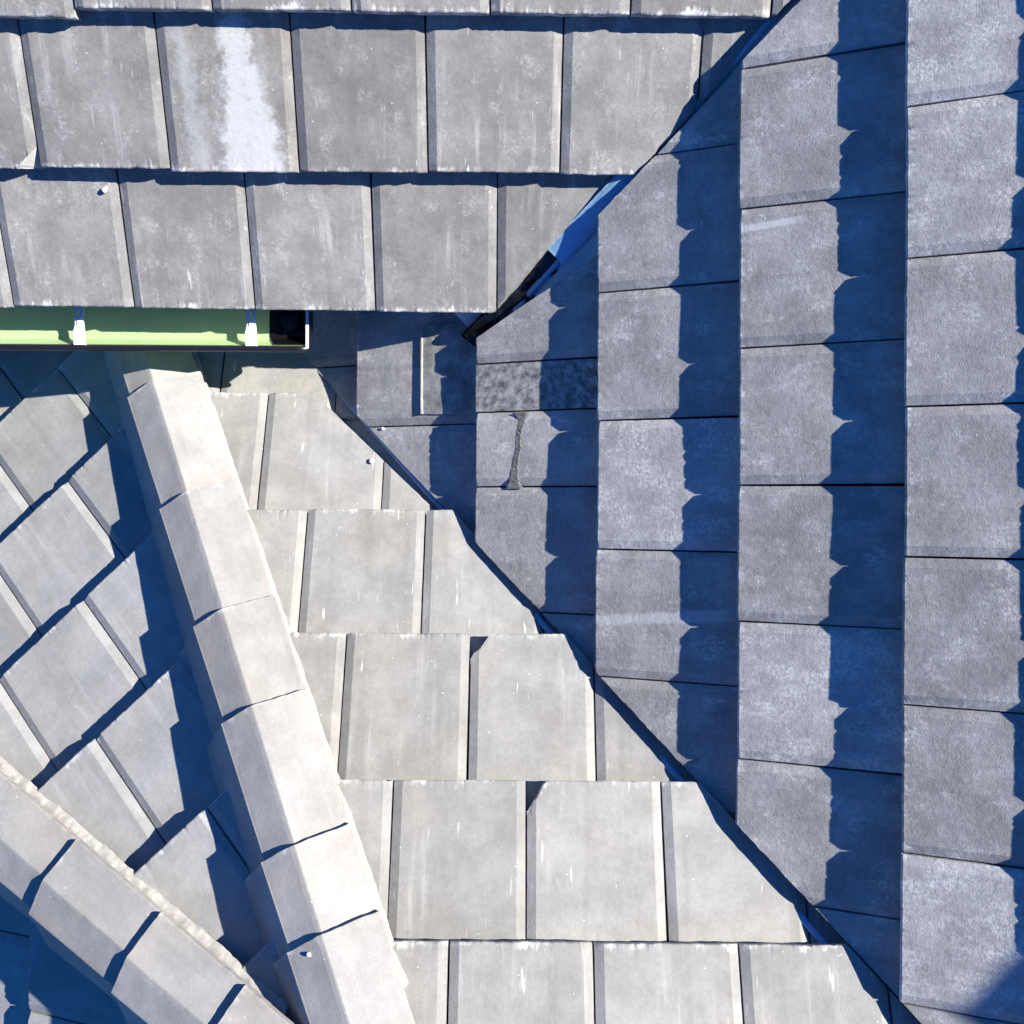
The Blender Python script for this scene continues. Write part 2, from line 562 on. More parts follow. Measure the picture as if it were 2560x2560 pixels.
# ---- slope A: courses above the green gutter
qa = [A.q_at(800, 777), A.q_at(800, 429.5), A.q_at(800, 29.5)]
qa += [qa[2] + 0.291, qa[2] + 0.582]
va = [777, 429.5, 29.5]
ja = [[34 - 302, 34, 335, 637, 938.5, 1242], [100 - 323, 100, 426, 747.5, 1070, 1400, 1733],
      [186, 530, 878, 1225, 1577, 1930]]
for k in range(4):
    if k < 3:
        bx = [A.x_at(u, va[k]) for u in ja[k]]
    else:
        bx = [A.x_at(u, va[1]) + 0.012 for u in ja[1]]
    over, mats = {}, {}
    if k == 1:
        over = {0: {}}
        over[0]["corner"] = (0.250, 0.0, 0.76, -0.65, 0.75)
        mats = {2: "splash"}
    if k == 2:
        over = {-1: dict(slip=-0.014, yaw=-0.006)}
    course(A, "A%d" % k, bx, qa[k], qa[k + 1], [{0: A_CUT2, 1: A_CUT1}.get(k, A_CUT)], over=over, n_before=2, n_after=3, mats=mats)

# ---- slope B: columns on the right
ub = [892, 1186, 1490, 1845, 2260]
vb = [1000, 1180, 1280, 1280, 1280]
qb = [B.q_at(u, v) for u, v in zip(ub, vb)]
qb = [qb[0] - 0.59, qb[0] - 0.295] + qb + [qb[-1] + 0.293, qb[-1] + 0.586]
jb = {2: [768, 1068, 1362], 3: [600, 910, 1031, 1217, 1524], 4: [92, 406, 731, 1051, 1372.6, 1691.7, 2010],
      5: [-176, 172, 521.6, 869.8, 1213, 1554, 1898.5, 2242], 6: [-110, 265.5, 645, 1016, 1392, 1763, 2136, 2512]}
uj = {2: 892, 3: 1186, 4: 1490, 5: 1845, 6: 2260}
bcol = {}
PATCH = {}
for k in range(0, 8):
    if k in jb:
        bx = [B.x_at(uj[k], v) for v in jb[k]]
    elif k == 1:
        bx = [B.x_at(892, v) + 0.15 for v in (768, 1068)]
    elif k == 0:
        bx = [B.x_at(892, v) for v in (768, 1068)]
    else:
        bx = [B.x_at(1845, v) for v in jb[5]]
    over, mats = {}, {}
    if k == 3:
        over = {0: {}, 1: dict(skip=True)}
    if k == 4:
        mats = {3: "bloom_band", 4: "chalk_band"}
    if k == 5:
        mats = {2: "paint_mark", 5: "bloom_band"}
    if k == 6:
        mats = {0: "bloom_band", 6: "bloom_band", 1: "bloom_band"}
    # columns: the cut along both valleys
    b = sorted(bx)
    nb, na = 2, 2
    b = [b[0] - 0.3 * (nb - i) for i in range(nb)] + b + [b[-1] + 0.3 * (i + 1) for i in range(na)]
    for i in range(len(b) - 1):
        idx = i - nb
        if k == 3 and idx == 1:
            PATCH["x"] = (b[i], b[i + 1]); PATCH["q"] = (qb[k], qb[k + 1])
            continue
        kw = jitter()
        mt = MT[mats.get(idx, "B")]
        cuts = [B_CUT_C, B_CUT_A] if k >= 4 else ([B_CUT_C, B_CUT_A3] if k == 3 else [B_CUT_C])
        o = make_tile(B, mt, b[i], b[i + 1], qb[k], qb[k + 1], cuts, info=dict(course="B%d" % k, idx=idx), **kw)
        bcol[(k, idx)] = o

# ---- slope C: bright middle slope, falling towards the gutter
vc = [980, 1272, 1582, 1951, 2356]
uc = [800, 800, 1000, 1300, 1400]
qc = [C.q_at(u, v) for u, v in zip(uc, vc)]
qc = [qc[0] - 0.60, qc[0] - 0.300] + qc + [qc[-1] + 0.295, qc[-1] + 0.59]
jc = {2: [671, 968], 3: [768.5, 1064], 4: [866, 1176, 1483], 5: [983, 1316, 1653, 1990], 6: [1122, 1484, 1848, 2210]}
vj = {2: 983, 3: 1275, 4: 1587, 5: 1955, 6: 2364}
for k in range(0, 8):
    if k in jc:
        bx = [C.x_at(u, vj[k]) for u in jc[k]]
    else:
        bx = [C.x_at(u, vj[2 if k < 2 else 6]) + (0.15 if k in (1, 7) else 0.0) for u in jc[2 if k < 2 else 6]]
    over = {}
    if k == 4:   # joints sorted along -X: the tile whose left joint is at u=1176
        over = {0: dict(corner=(0.246, 0.0, 0.82, -0.57, 0.12))}
    if k == 5:
        over = {1: dict(corner=(0.255, 0.0, 0.85, -0.53, 0.12))}
    course(C, "C%d" % k, bx, qc[k], qc[k + 1], [C_CUT2 if k == 2 else C_CUT, C_HIP], over=over, n_before=3, n_after=4)

# ---- slope D: left slope, striped by shadow
pd = {1: (141, 919), 2: (165, 1199), 3: (205, 1500), 4: (233, 1846), 5: (512, 2019)}
qd = {k: Dm.q_at(*p) for k, p in pd.items()}
qd[0] = qd[1] - 0.30
qd[6] = qd[5] + 0.295
qd[7] = qd[6] + 0.295
for k in range(0, 7):
    if k in pd: x_ = Dm.x_at(*pd[k])
    elif k == 0: x_ = Dm.x_at(*pd[1]) + 0.15
    else: x_ = Dm.x_at(*pd[5]) + 0.15
    course(Dm, "D%d" % k, [x_], qd[k], qd[k + 1], [D_HIP, D_HIP2], n_before=4, n_after=5)

# ---- slope E: shaded corner at the bottom left
qe1 = E.q_at(70, 2430)
for k in range(-2, 4):
    q_ = qe1 + 0.295 * k
    x_ = E.x_at(70, 2530) + (0.15 if k % 2 else 0.0)
    course(E, "E%d" % (k + 2), [x_], q_, q_ + 0.295, [E_HIP], n_before=4, n_after=4)


# ------------------------------------------------------------------ hip caps: three-facet concrete ridge tiles
T0 = 0.046
CAPS = []


def make_cap(sl, P, Dr, t_lo, t_hi, seed, wid=1.0, roll=0.0, step=0.017, rise=0.0):
    """t along the hip, growing down-hill; lower end t_lo (larger t), upper end t_hi"""
    p_lo = P + Dr * t_lo
    p_hi = P + Dr * t_hi
    a = Vector((p_lo.x, p_lo.y, ZC - sl.depth(p_lo.x, p_lo.y)))
    b = Vector((p_hi.x, p_hi.y, ZC - sl.depth(p_hi.x, p_hi.y)))
    yv = (b - a).normalized()
    xv = yv.cross(Vector((0, 0, 1))).normalized()
    zv = xv.cross(yv)
    R = Matrix((xv, yv, zv)).transposed().to_4x4()
    M = Matrix.Translation(a + zv * (T0 + rise) - xv * 0.013) @ R
    L = (b - a).length + 0.055
    # +x of the cap frame is the shaded (left) side of the hip
    FT = 0.082 * math.tan(math.radians(roll))      # the flat leans to the shaded side
    FR, DR_ = (0.110, 0.050) if roll > 8 else (0.092, 0.040)
    FL, DL_ = (0.118, 0.138) if roll > 8 else (0.112, 0.118)
    XR, XL = -(0.041 + FR), 0.041 + FL
    prof = [(XR - 0.001, FT - DR_ - 0.004), (XR, FT - DR_)]
    for i in range(1, 12): prof.append((XR + FR * i / 12, FT - DR_ + DR_ * i / 12))
    prof += [(-0.0425, FT - 0.0006), (-0.039, FT * 0.97)]
    for i in range(1, 9): prof.append((-0.039 + 0.078 * i / 9, FT * (1 - i / 9)))
    prof += [(0.039, 0.0), (0.0425, -0.0006)]
    for i in range(1, 12): prof.append((0.041 + FL * i / 12, -DL_ * i / 12))
    prof += [(XL, -DL_), (XL + 0.001, -DL_ - 0.004)]
    th = 0.016
    ys = [0.0, 0.0015, 0.005, 0.012]
    y = 0.025
    while y < L - 0.01:
        ys.append(y); y += 0.018
    ys.append(L)
    bm = bmesh.new()
    to, bo = [], []
    for y in ys:
        f = y / L
        sc = wid * (1.02 - 0.085 * f)
        rz = step * (1 - f)
        r1, r2 = [], []
        for (px, pz) in prof:
            rzz = rz
            fj = math.exp(-y / 0.008)
            n1 = noise.noise(Vector((px * 60, seed, 0))) * 0.0018 + noise.noise(Vector((px * 170, seed, 3))) * 0.0012
            dz = noise.noise(Vector((px * 20, y * 20, seed))) * 0.0008 - (0.0022 if y == 0 else 0)
            dxn = 0.0
            if px > XL - 0.001 or px < XR + 0.001: dxn = noise.noise(Vector((y * 60, seed, 8))) * 0.0018
            if 0.036 < abs(px) < 0.045: dz -= max(0, noise.noise(Vector((y * 55, seed, px * 9)))) * 0.0007
            x_ = px * sc + dxn * (1 if px > 0 else -1)
            r1.append(bm.verts.new((x_, y + n1 * fj, pz + rzz + dz)))
            r2.append(bm.verts.new((x_ * 0.975, y + n1 * fj, pz + rzz - th)))
        to.append(r1); bo.append(r2)
    n = len(prof)
    for j in range(len(ys) - 1):
        for i in range(n - 1):
            bm.faces.new((to[j][i], to[j][i + 1], to[j + 1][i + 1], to[j + 1][i]))
            bm.faces.new((bo[j][i], bo[j + 1][i], bo[j + 1][i + 1], bo[j][i + 1]))
        bm.faces.new((to[j][0], to[j + 1][0], bo[j + 1][0], bo[j][0]))
        bm.faces.new((to[j][-1], bo[j][-1], bo[j + 1][-1], to[j + 1][-1]))
    for i in range(n - 1):
        bm.faces.new((to[0][i], bo[0][i], bo[0][i + 1], to[0][i + 1]))
        bm.faces.new((to[-1][i], to[-1][i + 1], bo[-1][i + 1], bo[-1][i]))
    return mesh_obj("ridge_cap", bm, MT["cap"], matrix=M)


def hip_t(sl, P, Dr, v):
    lo, hi = -4.0, 4.0          # v falls as t grows down-hill
    for _ in range(50):
        m = (lo + hi) / 2
        p = P + Dr * m
        q = Vector((p.x, p.y, ZC - sl.depth(p.x, p.y) + T0))
        if project(q)[1] > v: lo = m
        else: hi = m
    return (lo + hi) / 2


jv = [700, 1003, 1282, 1575, 1817, 2163, 2387, 2660]
tt = [hip_t(C, HCD_P, HCD_D, v) for v in jv]
for i in range(len(tt) - 1):
    o = make_cap(C, HCD_P, HCD_D, tt[i], tt[i + 1], 3.1 * i + 1, roll=14.0, step=0.016)
    CAPS.append((o, "CD", i))
jv = [1880, 2066, 2259, 2452, 2645, 2840]
tt = [hip_t(Dm, HDE_P, HDE_D, v) for v in jv]
for i in range(len(tt) - 1):
    o = make_cap(Dm, HDE_P, HDE_D, tt[i], tt[i + 1], 5.7 * i + 2, roll=5.0, step=0.019, rise=0.010)
    CAPS.append((o, "DE", i))


# bedding mortar along the hips
def mortar_bed(sl, P, Dr, t0, t1, lat, rad, seed, name_mat):
    bm = bmesh.new()
    rings = []
    nseg = 260
    for j in range(nseg + 1):
        t = t0 + (t1 - t0) * j / nseg
        p = P + Dr * t
        r = Vector((-Dr.y, Dr.x, 0))
        if r.dot(Vector((1, 0.4, 0))) < 0: r = -r
        c = p + r * lat
        z = ZC - sl.depth(c.x, c.y) - 0.012
        ring = []
        for i in range(9):
            a = math.pi * i / 8
            base = c + r * (math.cos(a) * rad)
            k = rad * (0.9 + 0.15 * fbm((base + Vector((seed, 0, math.sin(a) * rad))) * 38, 4))
            q = c + r * (math.cos(a) * k)
            ring.append(bm.verts.new((q.x, q.y, z + math.sin(a) * k * 1.1)))
        rings.append(ring)
    for j in range(nseg):
        for i in range(8):
            bm.faces.new((rings[j][i], rings[j][i + 1], rings[j + 1][i + 1], rings[j + 1][i]))
    for rr in (rings[0], rings[-1]):
        bm.faces.new(rr)
    return mesh_obj("mortar_bed", bm, name_mat, smooth=True)


mb1 = mortar_bed(Dm, HDE_P, HDE_D, hip_t(Dm, HDE_P, HDE_D, 2720), hip_t(Dm, HDE_P, HDE_D, 1950), 0.119, 0.0225, 1.0, MT["mortar"])
tag(mb1, "pale lumpy mortar strip along the lower left row of ridge caps", "mortar")
mb2 = mortar_bed(C, HCD_P, HCD_D, hip_t(C, HCD_P, HCD_D, 2600), hip_t(C, HCD_P, HCD_D, 850), 0.144, 0.0125, 4.0, MT["mortar"])
tag(mb2, "pale mortar along the bright side of the long row of ridge caps", "mortar")

# ------------------------------------------------------------------ house under the tiles
house = empty("house", (0.5, 1.5, 0.0))
tag(house, "house carrying the tiled slopes, its dark eave seen behind the green gutter", "house")


def deck(sl, xa, xb, qa_, qb_, cuts, drop):
    bm = bmesh.new()
    vs = [bm.verts.new(sl.point(x, q, drop)) for x, q in ((xa, qa_), (xb, qa_), (xb, qb_), (xa, qb_))]
    bm.faces.new(vs)
    bmesh.ops.subdivide_edges(bm, edges=bm.edges[:], cuts=12, use_grid_fill=True)
    for c in cuts:
        co, no = c
        bmesh.ops.bisect_plane(bm, geom=bm.verts[:] + bm.edges[:] + bm.faces[:], plane_co=Vector((co.x, co.y, 5)), plane_no=no, clear_outer=True)
    bmesh.ops.solidify(bm, geom=bm.faces[:], thickness=0.012)
    o = mesh_obj("roof_deck", bm, MT["deck"], parent=house)
    return o


DR = 0.125
deck(A, -4, 4, qa[0] + 0.03, qa[0] + 3.0, [side(VAB_P, VAB_D, (-1, 1))], DR)
deck(B, -3.5, 3.5, qb[0] - 0.2, qb[0] + 4.0, [side(VAB_P, VAB_D, (2, 0)), side(VCB_P, VCB_D, (2, 0))], DR)
deck(C, -3, 3, qc[0] - 0.1, qc[0] + 3.2, [side(VCB_P, VCB_D, (0, -0.5)), side(HCD_P, HCD_D, (0.5, -0.6))], DR)
deck(Dm, -3, 3, qd[0] - 0.3, qd[0] + 3.0, [side(HCD_P, HCD_D, (-1.5, -0.2)), side(HDE_P, HDE_D, (-1.2, 0.2))], DR)
deck(E, -3, 3, qe1 - 0.9, qe1 + 2.0, [side(HDE_P, HDE_D, (-2, -1.5))], DR)
# wall and fascia under the eave of slope A
bm = bmesh.new()
box(bm, (-1.45, 0.83, 2.65), (5.0, 0.30, 5.3))
mesh_obj("wall", bm, MT["wall"], parent=house)
bm = bmesh.new()
p1 = A.hit(760, 777)
box(bm, (p1.x - 2.0, p1.y + 0.085, p1.z - 0.185), (4.0, 0.024, 0.16))
bmesh.ops.bevel(bm, geom=bm.edges[:], offset=0.003, segments=1, affect='EDGES')
mesh_obj("fascia_board", bm, MT["fascia"], parent=house)
# chimney stack off to the lower right, only its shadow reaches the picture
sp = B.hit(2440, 2512, 0.03)
k_ = 1.5
top = sp + Vector((1.27, 0.30, 1.0)) * k_ + Vector((0, 0, 0.026))
bm = bmesh.new()
ea = math.atan2(0.93, 0.36)
ring = [Vector((top.x, top.y, 0))]
for i in range(7):
    d_ = ea - math.radians(45 * i)
    ring.append(ring[-1] + Vector((math.cos(d_), math.sin(d_), 0)) * 0.28)
lo_ = [bm.verts.new((q.x, q.y, top.z - 1.2)) for q in ring]
hi_ = [bm.verts.new((q.x, q.y, top.z)) for q in ring]
bm.faces.new(lo_); bm.faces.new(hi_)
for i in range(8):
    j = (i + 1) % 8
    bm.faces.new((lo_[i], lo_[j], hi_[j], hi_[i]))
mesh_obj("chimney", bm, MT["wall"], parent=house)


# ------------------------------------------------------------------ valley gutters
def valley(P, Dr, s1, s2, t0, t1, drop, name, label, lip_side, off=0.0):
    r = Vector((-Dr.y, Dr.x, 0))
    # r points to the s2 side
    pt = P + r * 0.1
    if s1.depth(pt.x, pt.y) < s2.depth(pt.x, pt.y): pass
    root = empty(name, (P.x, P.y, ZC - s1.depth(P.x, P.y) - drop))
    tag(root, label, "valley gutter")
    n = 60

    def sheet(offs, part, mat):
        bm = bmesh.new()
        rows = []
        for j in range(n + 1):
            t = t0 + (t1 - t0) * j / n
            c = P + Dr * t + Vector((off, 0, 0))
            row = []
            for (o, dz) in offs:
                q = c + r * o
                D = max(s1.depth(q.x, q.y), s2.depth(q.x, q.y)) if False else None
                d1, d2 = s1.depth(q.x, q.y), s2.depth(q.x, q.y)
                D = min(d1, d2)
                wob = noise.noise(Vector((t * 3, o * 30, 1))) * 0.0012
                row.append(bm.verts.new((q.x, q.y, ZC - D - drop + dz + wob)))
            rows.append(row)
        for j in range(n):
            for i in range(len(offs) - 1):
                bm.faces.new((rows[j][i], rows[j][i + 1], rows[j + 1][i + 1], rows[j + 1][i]))
        bmesh.ops.solidify(bm, geom=bm.faces[:], thickness=0.0022)
        return mesh_obj(part, bm, mat, parent=root)

    sheet([(-0.17, 0.004), (-0.09, 0.002), (-0.012, 0.0), (-0.0085, 0.0)], "wing", MT["valley"])
    sheet([(0.0085, 0.0), (0.012, 0.0), (0.09, 0.002), (0.17, 0.004)], "wing", MT["valley"])
    wz = 0.034 if not off else 0.012
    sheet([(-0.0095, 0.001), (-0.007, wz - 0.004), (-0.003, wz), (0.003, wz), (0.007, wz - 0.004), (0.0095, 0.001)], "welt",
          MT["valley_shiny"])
    return root


def line_t(P, Dr, q): return (Vector((q.x, q.y, 0)) - P).dot(Dr)


tA0 = line_t(VAB_P, VAB_D, A.hit(2150, -220)); tA1 = line_t(VAB_P, VAB_D, A.hit(1180, 850))
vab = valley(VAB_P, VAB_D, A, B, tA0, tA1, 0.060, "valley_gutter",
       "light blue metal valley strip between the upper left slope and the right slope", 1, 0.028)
# rounded exposed edge of the lining where the cut tiles stop short
bm = bmesh.new()
rows = []
for i in range(31):
    f = i / 30
    c_ = A.hit(1606 + (1386 - 1606) * f, 398 + (640 - 398) * f, 0.016)
    d_ = (A.hit(1384, 654) - A.hit(1612, 408)).normalized()
    sd = Vector((-d_.y, d_.x, 0)).normalized()
    if sd.x < 0: sd = -sd
    w_ = 0.023 + 0.006 * f
    row = []
    for j in range(9):
        k = -1 + 2 * j / 8
        q_ = c_ + sd * (k * w_ + 0.002)
        row.append(bm.verts.new((q_.x, q_.y, q_.z - 0.010 * k * k * (1.6 if k > 0 else 0.5) + 0.0008 * noise.noise(Vector((f * 9, k, 2))))))
    rows.append(row)
for i in range(30):
    for j in range(8):
        bm.faces.new((rows[i][j], rows[i][j + 1], rows[i + 1][j + 1], rows[i + 1][j]))
bmesh.ops.solidify(bm, geom=bm.faces[:], thickness=0.002)
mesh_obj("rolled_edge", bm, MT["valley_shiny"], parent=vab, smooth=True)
tC0 = line_t(VCB_P, VCB_D, C.hit(2420, 2740)); tC1 = line_t(VCB_P, VCB_D, C.hit(760, 880))
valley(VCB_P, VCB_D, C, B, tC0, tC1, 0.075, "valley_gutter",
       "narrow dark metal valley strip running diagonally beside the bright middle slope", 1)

# ------------------------------------------------------------------ green eaves gutter
gx0 = at_depth(-300, 868, 2.44).x
gx1 = at_depth(770, 868, 2.44).x
gy = at_depth(400, 866, 2.44).y            # front lip
gz = ZC - 2.44                             # rim height
RG = 0.064
cy = gy + RG
gut = empty("eaves_gutter", ((gx0 + gx1) / 2, cy, gz - RG))
tag(gut, "green half-round gutter with pale straps under the upper left eave", "gutter")


def gline(x): return -0.012 * (x - gx1) * 0.55       # slight run of the gutter


def arc_strip(bm, x0, x1, r, a0, a1, n, nx=24, yoff=0.0, zoff=0.0):
    rows = []
    for i in range(nx + 1):
        x = x0 + (x1 - x0) * i / nx
        row = []
        for j in range(n + 1):
            a = math.radians(a0 + (a1 - a0) * j / n)
            row.append(bm.verts.new((x, cy + yoff + gline(x) + math.cos(a) * r, gz + zoff + math.sin(a) * r)))
        rows.append(row)
    for i in range(nx):
        for j in range(n):
            bm.faces.new((rows[i][j], rows[i][j + 1], rows[i + 1][j + 1], rows[i + 1][j]))
    return rows


TROUGH = [(-0.064, 0.002), (-0.0625, -0.001), (-0.043, -0.038), (-0.040, -0.0415), (-0.034, -0.0435), (0.0, -0.0455), (0.040, -0.044),
          (0.054, -0.040), (0.061, -0.028), (0.064, 0.004)]


def trough_strip(bm, x0, x1, k, nx=24):
    rows = []
    for i in range(nx + 1):
        x = x0 + (x1 - x0) * i / nx
        rows.append([bm.verts.new((x, cy + gline(x) + y * k, gz + z * k + 0.0 * x)) for y, z in TROUGH])
    for i in range(nx):
        for j in range(len(TROUGH) - 1):
            bm.faces.new((rows[i][j], rows[i][j + 1], rows[i + 1][j + 1], rows[i + 1][j]))
    bmesh.ops.solidify(bm, geom=bm.faces[:], thickness=0.002)


bm = bmesh.new()
trough_strip(bm, gx0, gx1, 1.0)
mesh_obj("trough", bm, MT["green"], parent=gut)
# dark rolled front bead
bm = bmesh.new()
rows = []
for i in range(41):
    x = gx0 + (gx1 - gx0) * i / 40
    g_ = gline(x)
    rows.append([bm.verts.new((x, cy + g_ - RG - 0.006 + 0.0085 * math.cos(a), gz - 0.004 + 0.0085 * math.sin(a)))
                 for a in [2 * math.pi * j / 14 for j in range(14)]])
for i in range(40):
    for j in range(14):
        bm.faces.new((rows[i][j], rows[i][(j + 1) % 14], rows[i + 1][(j + 1) % 14], rows[i + 1][j]))
bm.faces.new(rows[0]); bm.faces.new(rows[-1])
mesh_obj("front_bead", bm, MT["black"], parent=gut, smooth=True)


def bracket(u):
    xc = at_depth(u, 830, 2.435).x
    g_ = gline(xc)
    bm = bmesh.new()
    w = 0.0115
    y0, y1 = cy + g_ - RG - 0.001, cy + g_ + RG + 0.03
    path = [(y0 - 0.001, gz - 0.006), (y0, gz + 0.008), (y0 + 0.012, gz + 0.0105), (y0 + 0.035, gz + 0.0105), (y0 + 0.05, gz + 0.0085), (y1, gz + 0.0085)]
    ws = [0.0145, 0.0145, 0.0145, 0.0145, w, w]
    hole_c = y0 + 0.078
    # split the flat part round an oval hole
    rows = []
    for (y, z), ww in zip(path[:5], ws[:5]):
        rows.append([bm.verts.new((xc - ww, y, z)), bm.verts.new((xc + ww, y, z))])
    for i in range(4):
        bm.faces.new((rows[i][0], rows[i][1], rows[i + 1][1], rows[i + 1][0]))
    z = gz + 0.0085
    ya, yb = path[4][0], path[5][0]
    inner, outer = [], []
    for i in range(16):
        a = 2 * math.pi * i / 16
        inner.append(bm.verts.new((xc + 0.0042 * math.cos(a), hole_c + 0.0085 * math.sin(a), z)))
        k = 1.0 / max(abs(math.cos(a)), abs(math.sin(a)))
        oy = math.sin(a) * k
        outer.append(bm.verts.new((xc + w * math.cos(a) * k, hole_c + (oy * (yb - hole_c) if oy > 0 else oy * (hole_c - ya)), z)))
    for i in range(16):
        j = (i + 1) % 16
        bm.faces.new((inner[i], inner[j], outer[j], outer[i]))
    bmesh.ops.remove_doubles(bm, verts=bm.verts[:], dist=1e-5)
    bmesh.ops.solidify(bm, geom=bm.faces[:], thickness=0.003)
    return mesh_obj("bracket", bm, MT["steel"], parent=gut)


bracket(200)
bracket(629)
# black outlet sleeve in the end of the trough
bm = bmesh.new()
xo0 = at_depth(672, 800, 2.48).x
xo1 = gx1 - 0.004
trough_strip(bm, xo0, xo1, 0.93, nx=14)
for v in bm.verts:
    v.co.z -= 0.001
    e_ = min(1.0, abs(v.co.y - cy - 0.004) / (RG * 0.93))
    v.co.x += 0.022 * e_ ** 4 * max(0.0, 1 - (v.co.x - xo0) / (xo1 - xo0))
mesh_obj("outlet_sleeve", bm, MT["black"], parent=gut)
bm = bmesh.new()
r = bmesh.ops.create_cone(bm, cap_ends=True, segments=28, radius1=0.026, radius2=0.03, depth=0.02)
bmesh.ops.transform(bm, matrix=Matrix.Translation(((xo0 + xo1) / 2, cy + 0.008, gz - 0.034)), verts=r["verts"])
top_f = [f for f in bm.faces if len(f.verts) > 10 and f.calc_center_median().z > gz - 0.032]
ri = bmesh.ops.inset_region(bm, faces=top_f, thickness=0.006)
for f in top_f:
    for v in f.verts: v.co.z -= 0.016
mesh_obj("outlet", bm, MT["black"], parent=gut)
# end stop
bm = bmesh.new()
prof = [(-RG - 0.006, 0.005)] + [(y * 1.05, z * 1.06) for y, z in TROUGH[1:-1]] + [(RG + 0.003, 0.005)]
f0 = [bm.verts.new((gx1 - 0.005, cy + y, gz + z)) for y, z in prof]
f1 = [bm.verts.new((gx1 + 0.003, cy + y, gz + z)) for y, z in prof]
bm.faces.new(f0); bm.faces.new(f1)
for i in range(len(prof)):
    j = (i + 1) % len(prof)
    bm.faces.new((f0[i], f0[j], f1[j], f1[i]))
bm.normal_update()
for f in bm.faces:
    cz = f.calc_center_median().z
    f.material_index = 0 if cz > gz + 0.004 else 1
mesh_obj("end_stop", bm, [MT["steel"], MT["black"]], parent=gut)


# ------------------------------------------------------------------ lead and membrane repairs
def sheet_on(sl, px, drop_fn, mat, name, nu=24, nv=24, thick=0.003, wob=0.001, seed=0.0, parent=None):
    """a real sheet spanned by four pixel corners on a slope (lifted off it by drop_fn(u, v), metres of extra depth)"""
    bm = bmesh.new()
    P = [sl.hit(*p) for p in px]
    rows = []
    zup = Vector((0, 0, 1))
    for i in range(nu + 1):
        s = i / nu
        row = []
        for j in range(nv + 1):
            t = j / nv
            p = P[0] * (1 - s) * (1 - t) + P[1] * s * (1 - t) + P[2] * s * t + P[3] * (1 - s) * t
            d = drop_fn(s, t)
            e = 0.002 * noise.noise(Vector((s * 7 + t * 11, seed, 3)))
            p = p - zup * d + zup * (wob * fbm(Vector((p.x * 40, p.y * 40, seed)))) + Vector((e, e * 0.5, 0)) * (1 if 0 in (i, j) or i == nu or j == nv else 0)
            row.append(bm.verts.new(p))
        rows.append(row)
    for i in range(nu):
        for j in range(nv):
            bm.faces.new((rows[i][j], rows[i + 1][j], rows[i + 1][j + 1], rows[i][j + 1]))
    bmesh.ops.solidify(bm, geom=bm.faces[:], thickness=thick)
    return mesh_obj(name, bm, mat, parent=parent, smooth=False)


def surf_drop(q_lo, q_hi, sl):
    """extra depth of the tile surface under the lower-edge plane as one goes up the tile"""
    return lambda f: (f * (q_hi - q_lo)) * (sl.h * 1.06) / 0.293


# sheet lying on the tile of the fifth column
f892 = (qb[3] - qb[2])
q1, q2 = B.q_at(1052, 930), qb[3] + 0.02
d1 = (q1 - qb[2]) * (B.h * 1.06) / 0.293 - 0.0055
d2 = (q2 - qb[2]) * (B.h * 1.06) / 0.293 - 0.004
def lead_drop(s, t):
    lipup = 0.002 * math.exp(-s / 0.03)
    return d1 + (d2 - d1) * s - lipup
o = sheet_on(B, [(1052, 812), (1205, 790), (1205, 1032), (1051, 1033)], lead_drop, MT["lead"], "lead_sheet", thick=0.003, wob=0.0010, seed=2.2)
tag(o, "mottled grey lead sheet patched onto a tile right of the gutter end", "lead sheet")
lead_o = o
bm = bmesh.new()
rows = []
for j in range(25):
    f = j / 24
    q_ = B.hit(1052 - f, 814 + (1033 - 814) * f)
    z_ = q_.z - d1 + 0.0035
    rows.append([bm.verts.new((q_.x + dx, q_.y, z_ + dz + 0.0006 * noise.noise(Vector((f * 14, dx * 90, 1))))) for dx, dz in ((-0.002, -0.004), (-0.0015, 0.0005), (0.002, 0.0012), (0.0045, -0.002))])
for j in range(24):
    for i in range(3):
        bm.faces.new((rows[j][i], rows[j][i + 1], rows[j + 1][i + 1], rows[j + 1][i]))
mesh_obj("folded_edge", bm, MT["mortar"], parent=lead_o)
# narrow slab filling the gap in the fourth column
xa, xb = PATCH["x"]
slab = make_tile(B, MT["lead_dark"], xa, xb, PATCH["q"][0] - 0.004, PATCH["q"][1], [], lift=-0.006, tilt=0.02, info=dict(course="PATCH", idx=0), chamfer=(False, False))
TILES.pop()
slab.name = "lead_slab"
tag(slab, "narrow dark mottled lead slab wedged between tiles above the cracked tile", "lead slab")

# black membrane over the lower end of the upper valley
def mem(px, seed, drop0, amp, label, sl=A):
    o = sheet_on(sl, px, lambda s, t: drop0 + 0.022 * (1 - t) + 0.012 * math.sin(t * 3.1) - 0.005 * math.sin(s * 9 + seed + t * 2) - 0.005 * math.sin(s * 23 + t * 9) * (0.3 + t), MT["membrane"], "membrane_strip", nu=40, nv=14, thick=0.002, wob=amp, seed=seed)
    for p in o.data.polygons: p.use_smooth = True
    return tag(o, label, "membrane")


mem([(1366, 612), (1150, 832), (1212, 880), (1466, 686)], 1.3, 0.013, 0.006, "crumpled black membrane strip in the valley above the lead sheet")

